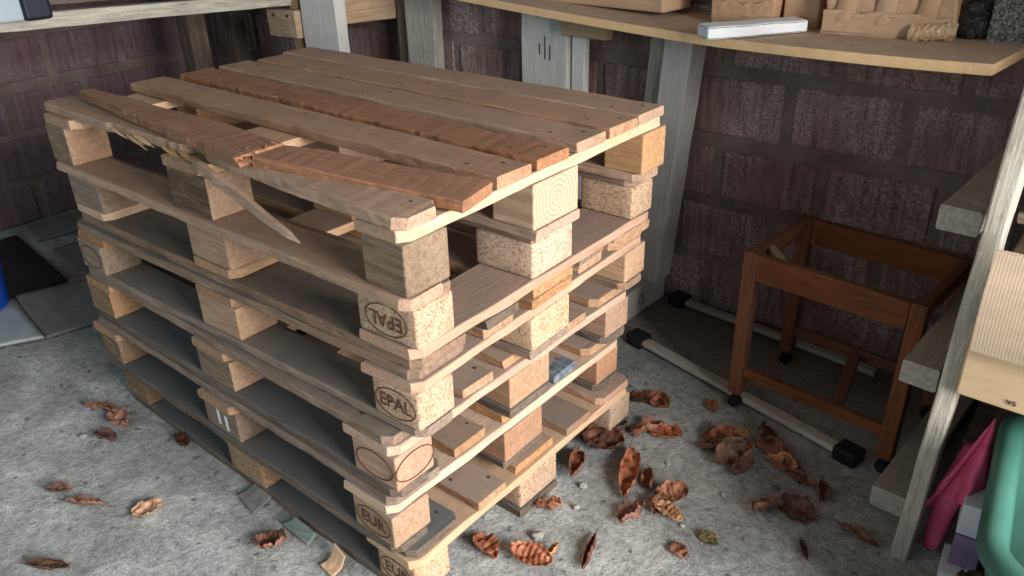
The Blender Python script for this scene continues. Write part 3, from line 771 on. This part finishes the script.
# green tub
def rrect(a, b, r, n=10):
    pts = []
    for cx, cy, a0 in ((a-r, b-r, 0), (-a+r, b-r, 90), (-a+r, -b+r, 180), (a-r, -b+r, 270)):
        for k in range(n+1):
            an = math.radians(a0+90*k/n); pts.append((cx+r*math.cos(an), cy+r*math.sin(an)))
    return pts
def tubmesh():
    prof = [(-.075, .0), (-.070, .004), (-.012, .345), (.0, .352), (.006, .362), (.006, .376), (0, .386), (-.010, .390), (-.024, .387), (-.032, .378), (-.038, .36), (-.085, .045), (-.105, .024), (-.14, .018)]
    bm = bmesh.new(); rgs = []
    for off, z in prof:
        rgs.append([bm.verts.new((x, y, z)) for x, y in rrect(.30+off, .255+off, max(.03, .095+off*.6))])
    m = len(rgs[0])
    for a, b in zip(rgs, rgs[1:]):
        for j in range(m): bm.faces.new((a[j], a[(j+1) % m], b[(j+1) % m], b[j]))
    bm.faces.new(rgs[0]); bm.faces.new(rgs[-1]); bmesh.ops.recalc_face_normals(bm, faces=bm.faces); return bm
tag(link('plastic_tub', tubmesh(), M['teal'], None, (1.133, .627, 0), (0, 0, .09), True), 'green plastic tub at the lower right edge', 'tub')

# ---------------------------------------------------------------- left floor clutter
def sheet(name, label, pts, mat, z=.003, th=.004, curl=0., seed=0, cat='cardboard', group='flattened sheets on the floor at the left'):
    p = [Vector((*q, 0)) for q in pts]; c = sum(p, Vector())/4
    def f(u, v):
        q = p[0].lerp(p[1], u).lerp(p[3].lerp(p[2], u), v)
        return q-c+Vector((0, 0, .001+.5*th+curl*(max(0, v-.45)**2)*(1.2-.4*u)+.0015*(1+n1(u*4, v*4, seed))))
    o = link(name, grid_surf(f, 20, 20), M[mat], None, (c.x, c.y, z), smooth=True); thicken(o, th)
    return tag(o, label, cat, group)
sheet('cardboard_sheet', 'pale grey flat sheet at the left edge beside the blue bucket', [(-1.95, -.35), (-1.755, .012), (-2.13, .062), (-2.42, -.25)], 'cardpale', .010, .006, 0, 1)
sheet('cardboard_sheet', 'curled grey cardboard sheet touching the lower left of the pallet stack', [(-1.76, .02), (-1.72, .20), (-2.03, .36), (-2.13, .075)], 'cardfloor', .003, .004, .06, 2)
sheet('cardboard_sheet', 'dark cardboard sheet pushed behind the left end of the pallets', [(-1.90, .36), (-2.05, .62), (-2.46, .50), (-2.45, .345)], 'cardfloor', .003, .004, .03, 3)
sheet('cardboard_sheet', 'dusty sheet lying at the foot of the left wall', [(-2.62, .36), (-2.55, .80), (-2.80, .80), (-2.82, .38)], 'cardfloor', .003, .004, .02, 4)
def tarp(u, v):
    x = -2.75+.62*u; y = -.35+.68*v*(1-.25*u)+.1*u
    h = max(0, math.sin(u*3.14)*math.sin(v*3.14))
    return (x, y, .010+h*(.05+.06*n1(x*4, y*4))+.012*abs(n1(x*14, y*14)))
tag(thicken(link('plastic_sheeting', grid_surf(tarp, 40, 40), M['tarp'], smooth=True), .003), 'crumpled black plastic sheeting on the floor by the left wall', 'plastic sheet')
bk = empty('bucket', (-2.155, -.045, .02), 0, 'blue plastic bucket cut off by the left edge', 'bucket')
def lathe(prof, seg=40):
    bm = bmesh.new(); rg = [[bm.verts.new((r*math.cos(2*math.pi*k/seg), r*math.sin(2*math.pi*k/seg), z)) for k in range(seg)] for r, z in prof]
    for a, b in zip(rg, rg[1:]):
        for k in range(seg): bm.faces.new((a[k], a[(k+1) % seg], b[(k+1) % seg], b[k]))
    bm.faces.new(rg[0]); bm.faces.new(rg[-1]); bmesh.ops.recalc_face_normals(bm, faces=bm.faces); return bm
link('bucket_body', lathe([(.10, 0), (.105, .004), (.122, .20), (.128, .202), (.128, .212), (.118, .212), (.115, .2), (.098, .012)]), M['blue'], bk, smooth=True)
link('handle', tube([(.128*math.cos(a), .128*math.sin(a)*.35-.08, .2+.0*a) for a in [math.pi*k/16 for k in range(17)]], .003, 6), M['greymetal'], bk)

# ---------------------------------------------------------------- dried leaves
def leafmesh(L, W, curl, bend, twist, rib, seed, fold=0.):
    def f(u, v):
        s = u-.5; tt = 2*v-1
        w = 1.2*W/2*max(.03, math.sin(math.pi*min(1, max(0, u*.96+.02)))**.6)*(1+.2*n1(u*7, seed, tt))
        if curl: ph = tt*curl; y = w*math.sin(ph)/curl; z = w*(1-math.cos(ph))/curl
        else: y = w*tt; z = 0
        z += fold*abs(tt)*w + bend*L*(s*s)*2 + rib*math.sin(u*46-abs(tt)*5) + .22*W*n1(u*4, tt*2.2, seed*1.7)+.12*W*n1(u*10, tt*5, seed)
        a = twist*s; y, z = y*math.cos(a)-z*math.sin(a), y*math.sin(a)+z*math.cos(a)
        return (s*L, y, z)
    return grid_surf(f, 26, 12)
LEAVES = [
 # x, y, length, width, heading deg, curl, bend, twist, rib, tilt(x,y), mat, label
 (-.010,.545,.125,.06,-60,1.9,.15,.6,.0015,(.3,.1),'leaf','curled brown leaf against the right foot of the stack'),
 (-.005,.665,.125,.085,15,.5,.05,.1,.001,(.1,.0),'leafdark','large flat dark leaf by the lowest pallet corner'),
 (.006,.742,.075,.05,70,1.3,.1,.3,.001,(.5,.1),'leafdark','small folded dark leaf right of the large flat leaf'),
 (-.065,.835,.08,.05,80,1.2,.1,.2,.001,(.5,.0),'leaf','brown leaf tucked behind the lowest pallet corner'),
 (-.030,.880,.09,.06,10,1.2,.2,.4,.001,(.3,.0),'leafdark','dark shrivelled leaf behind the stack corner, left of a pair'),
 (.026,.910,.095,.05,-20,1.1,.2,.3,.001,(.3,.1),'leaf','reddish leaf lying farthest back beside the stack'),
 (.066,.780,.10,.065,60,1.4,.15,.5,.001,(.4,.1),'leaf','broad cupped leaf midway between stack and table frame'),
 (.112,.795,.10,.05,5,1.2,.2,-.5,.001,(.3,.2),'leaf','pointed brown leaf lying across the broad cupped leaf'),
 (.112,.602,.205,.062,-62,1.6,.06,1.0,.0028,(.2,.0),'leaf','longest leaf, twisted with strong ribs, right of the stack'),
 (.168,.612,.085,.045,-50,1.7,.2,.8,.001,(.5,.1),'leafdark','small dark curl beside the longest ribbed leaf'),
 (.030,.385,.065,.052,40,1.3,.25,.3,.001,(.5,.1),'leaf','cupped leaf beside the front right foot of the stack'),
 (.090,.240,.105,.06,20,1.4,.2,.5,.0035,(.4,.0),'leaf','strongly ribbed leaf at the bottom edge of the picture'),
 (.118,.275,.06,.026,85,1.5,.2,.4,.001,(.6,.3),'leaftan','tan sliver of leaf standing beside the ribbed bottom leaf'),
 (.182,.330,.115,.035,-70,2.4,.15,.3,.001,(.3,.0),'leafdark','narrow rolled leaf pointing down, lower centre of the floor'),
 (.198,.482,.085,.058,85,1.0,.2,.3,.002,(.5,.1),'leaf','upright oval leaf left of the crumpled cluster'),
 (.234,.600,.085,.055,50,1.2,.25,.5,.0015,(.4,.2),'leaf','uppermost leaf of the crumpled cluster in mid floor'),
 (.250,.535,.10,.05,-5,1.4,.1,.5,.002,(.3,.0),'leaftan','tan leaf with a long stalk pointing right'),
 (.226,.548,.07,.05,100,1.5,.2,.6,.0015,(.5,.2),'leafdark','dark leaf crushed in the middle of the cluster'),
 (-.010,.200,.09,.055,-15,1.1,.1,.2,.001,(.2,.0),'leaf','brown leaf near the front corner of the stack'),
 (.366,.527,.055,.032,-15,.4,.05,.1,.0005,(.1,.0),'leafolive','small olive leaf lying flat alone on the floor'),
 (.330,.455,.055,.032,-30,.5,.05,.1,.0005,(.1,.0),'leaf','small reddish leaf near the bottom centre right'),
 (.232,.868,.085,.06,60,1.5,.2,.5,.001,(.6,.1),'leaf','orange brown leaf below the castor of the table frame'),
 (.262,.905,.075,.045,-10,1.2,.1,.4,.001,(.3,.1),'leaftan','lighter leaf at the top of the heap by the castor'),
 (.282,.812,.11,.075,70,1.0,.2,.3,.001,(.7,.1),'leafdark','wide dark leaf standing in front of the heap'),
 (.238,.815,.075,.05,30,1.6,.15,.6,.001,(.5,.1),'leafdark','dark leaf at the left edge of the heap by the castor'),
 (.225,.850,.075,.055,0,1.8,.2,.5,.001,(.4,.2),'leaf','rounded leaf curling over the left edge of the heap'),
 (.315,.845,.085,.05,100,1.2,.2,.4,.001,(.6,.0),'leaf','right hand leaf of the heap by the castor'),
 (.322,.792,.08,.045,80,1.5,.2,.5,.001,(.4,.1),'leafdark','narrow dark leaf hanging off the heap to the right'),
 (.320,.935,.10,.055,-60,1.4,.2,.6,.001,(.5,.1),'leafdark','dark pointed leaf close to the white rail'),
 (.352,.908,.085,.05,10,1.2,.2,.4,.001,(.4,.1),'leaf','reddish leaf below the white rail'),
 (.392,.898,.075,.04,-40,1.5,.15,.5,.001,(.5,.1),'leaf','folded leaf halfway along the white rail'),
 (.398,.868,.085,.05,0,1.2,.2,.5,.0015,(.3,.1),'leaftan','tan streaked leaf among dark ones by the white rail'),
 (.430,.850,.09,.055,-40,1.3,.1,.3,.001,(.3,.0),'leafdark','dark leaf lying right of the tan streaked leaf'),
 (.455,.838,.085,.035,-5,1.6,.1,.3,.001,(.2,.0),'leaf','pale red long leaf near the end of the white rail'),
 (.438,.690,.085,.06,60,1.6,.25,.5,.001,(.6,.1),'leaf','leaf arched like a shell left of a flat dark leaf'),
 (.488,.728,.10,.062,0,1.0,.2,.2,.001,(.4,.0),'leafdark','broad brown leaf right of the arched leaf'),
 (.512,.826,.075,.04,-70,1.6,.1,.4,.001,(.3,.0),'leafdark','dark leaf between the white rail end and the broad leaf'),
 (.625,.735,.105,.035,-10,2.0,.1,.4,.001,(.2,.0),'leafdark','long dark leaf on the floor near the rack post'),
 (.545,.620,.065,.022,-55,2.0,.1,.3,.001,(.1,.0),'leafdark','thin dark leaf strip in front of the rack post'),
 (.150,.985,.05,.035,-40,1.2,.1,.3,.001,(.3,.0),'leaf','single small leaf near the middle of the white rail'),
 (-1.225,-.065,.115,.05,25,1.6,.15,.5,.001,(.4,.0),'leaf','upper left leaf of the pair left of the stack'),
 (-1.130,-.055,.105,.055,0,1.2,.1,.3,.001,(.3,.0),'leaf','right leaf of the pair left of the stack'),
 (-1.085,-.120,.085,.045,15,1.2,.1,.2,.001,(.2,.0),'leafdark','dark torn leaf below the pair left of the stack'),
 (-.972,-.292,.07,.035,40,1.6,.1,.4,.001,(.3,.0),'leafdark','small dark leaf left of the orange one at the lower left'),
 (-.872,-.280,.115,.04,30,1.8,.15,.6,.001,(.3,.0),'leaf','twisted reddish leaf at the lower left of the floor'),
 (-.731,-.196,.075,.042,65,.6,.1,.2,.0005,(.2,.1),'leaftan','orange tan leaf lying alone on the left floor'),
 (-.395,-.085,.078,.070,40,.9,.3,.2,.002,(.3,.1),'leaf','round crinkled leaf in front of the stack'),
 (-.739,-.421,.105,.035,35,1.9,.1,.4,.001,(.2,.0),'leafdark','long rolled leaf at the bottom left edge'),
 (-.90,-.005,.08,.04,-10,1.4,.1,.3,.001,(.2,.0),'leafdark','dark leaf against the left foot of the lowest pallet'),
]
for k, (x, y, L, W, hd, cu, be, tw, ri, tl, m, lab) in enumerate(LEAVES):
    L *= .92
    bm = leafmesh(L, W, cu, be, tw, ri, k+1)
    M3 = Euler((tl[0]*(1 if k % 2 else -1), -tl[1], math.radians(hd))).to_matrix()
    bmesh.ops.rotate(bm, cent=(0,0,0), matrix=M3, verts=bm.verts)
    zm = min(v.co.z for v in bm.verts)
    base = min(bm.verts, key=lambda v: (M3.inverted() @ v.co).x).co.copy()
    st_d = M3 @ Vector((-1, .15, 0)); 
    lf = link('dried_leaf', bm, M[m], None, (x, y, .0015-zm), smooth=True); thicken(lf, .0008)
    tag(lf, lab, 'leaf', 'dried leaves scattered on the floor')
    e = base+st_d*L*.22; e.z = max(e.z, zm+.001)
    link('stalk', tube([base-st_d*L*.05, base+st_d*L*.1+Vector((0, 0, .001)), e], [.0014, .0012, .0009], 6), M['leafdark'], lf)

# ---------------------------------------------------------------- stones, scraps
def stonemesh(r, seed):
    bm = bmesh.new(); bmesh.ops.create_icosphere(bm, subdivisions=3, radius=r)
    for v in bm.verts:
        v.co += noise.noise_vector(v.co/r*1.3+Vector((seed*5.1, 0, 0)))*r*.45
        v.co.z *= .6
    z = min(v.co.z for v in bm.verts); bmesh.ops.translate(bm, vec=(0, 0, -z-.001), verts=bm.verts)
    return bm
STONES = [(.062,.298,.014,'pale round concrete chip beside the ribbed bottom leaf'), (-1.14,-.155,.009,'small white pebble left of the dark torn leaf'),
 (.075,.43,.008,'pebble right of the cupped leaf at the stack foot'), (.048,.50,.010,'chip at the right foot of the lowest pallet'),
 (-1.33,-.02,.006,'tiny pebble on the left floor above the leaf pair'), (.30,.53,.006,'tiny pebble right of the tan stalked leaf'),
 (.33,.68,.007,'pebble in the bare floor between heap and cluster'), (-.99,-.43,.006,'tiny pale pebble at the far lower left'),
 (.40,.60,.006,'pebble left of the arched leaf'), (.17,.70,.006,'pebble above the longest ribbed leaf')]
for k, (x, y, r, lab) in enumerate(STONES):
    tag(link('stone', stonemesh(r, k+1), M['stone'], None, (x, y, 0), smooth=True), lab, 'stone', 'concrete chips on the floor')
sheet('dusty_scrap', 'ribbed grey scrap on the floor in front of the stack', [(-.60, -.035), (-.515, -.050), (-.525, .012), (-.595, .018)], 'cardfloor', .002, .003, .03, 11, 'scrap', 'scraps at the foot of the stack')
sheet('dusty_scrap', 'greenish dusty scrap under the front of the lowest pallet', [(-.43, -.030), (-.33, -.036), (-.34, -.004), (-.42, .0)], 'greyscrap', .002, .006, .02, 12, 'scrap', 'scraps at the foot of the stack')
sheet('dusty_scrap', 'folded pale scrap at the bottom edge before the stack', [(-.265, -.055), (-.215, -.062), (-.22, -.018), (-.258, -.014)], 'card', .002, .003, .10, 13, 'scrap', 'scraps at the foot of the stack')

# ---------------------------------------------------------------- camera
q = (0.8729648842723371, -0.7534271327243087, 1.3282187379339374, 2.2600419505460216, 0.4793415411589498, -0.026308325212521508, 795.1779801223985)
f = Vector((math.cos(q[4])*math.cos(q[3]), math.cos(q[4])*math.sin(q[3]), -math.sin(q[4])))
rt = f.cross(Vector((0, 0, 1))).normalized(); up = rt.cross(f)
c_, s_ = math.cos(q[5]), math.sin(q[5])
r2, u2 = c_*rt+s_*up, -s_*rt+c_*up
cam = bpy.data.cameras.new('camera'); co = bpy.data.objects.new('camera', cam); COL.objects.link(co)
co.matrix_world = Matrix(((r2.x, u2.x, -f.x, q[0]), (r2.y, u2.y, -f.y, q[1]), (r2.z, u2.z, -f.z, q[2]), (0, 0, 0, 1)))
cam.sensor_width = 36; cam.lens = q[6]*36/1024; cam.clip_start = .02
sc.camera = co

# ---------------------------------------------------------------- light: daylight through the open side of the garage, plus an added cool fill
def area(name, loc, target, sx, sy, power, col):
    li = bpy.data.lights.new(name, 'AREA'); li.shape = 'RECTANGLE'; li.size = sx; li.size_y = sy; li.energy = power; li.color = col
    o = bpy.data.objects.new(name, li); COL.objects.link(o); o.location = loc
    o.rotation_euler = (Vector(target)-Vector(loc)).to_track_quat('-Z', 'Y').to_euler(); return o
area('daylight_door', (3.3, -.10, 1.45), (-.2, .2, .4), 1.9, 1.7, 345, (1, .985, .97))
area('cool_fill_front', (-1.6, -3.0, 1.9), (-1.2, .4, .2), 3.0, 1.6, 24, (.60, .90, 1))  # added bluish fill lamp without a real source, lifts the left floor
w = bpy.data.worlds.new('sky'); sc.world = w; w.use_nodes = True
w.node_tree.nodes['Background'].inputs[0].default_value = (.72, .86, 1, 1)
w.node_tree.nodes['Background'].inputs[1].default_value = .34
sc.view_settings.view_transform = 'Standard'; sc.view_settings.look = 'None'
sc.view_settings.exposure = 0; sc.view_settings.gamma = 1; sc.view_settings.use_curve_mapping = False
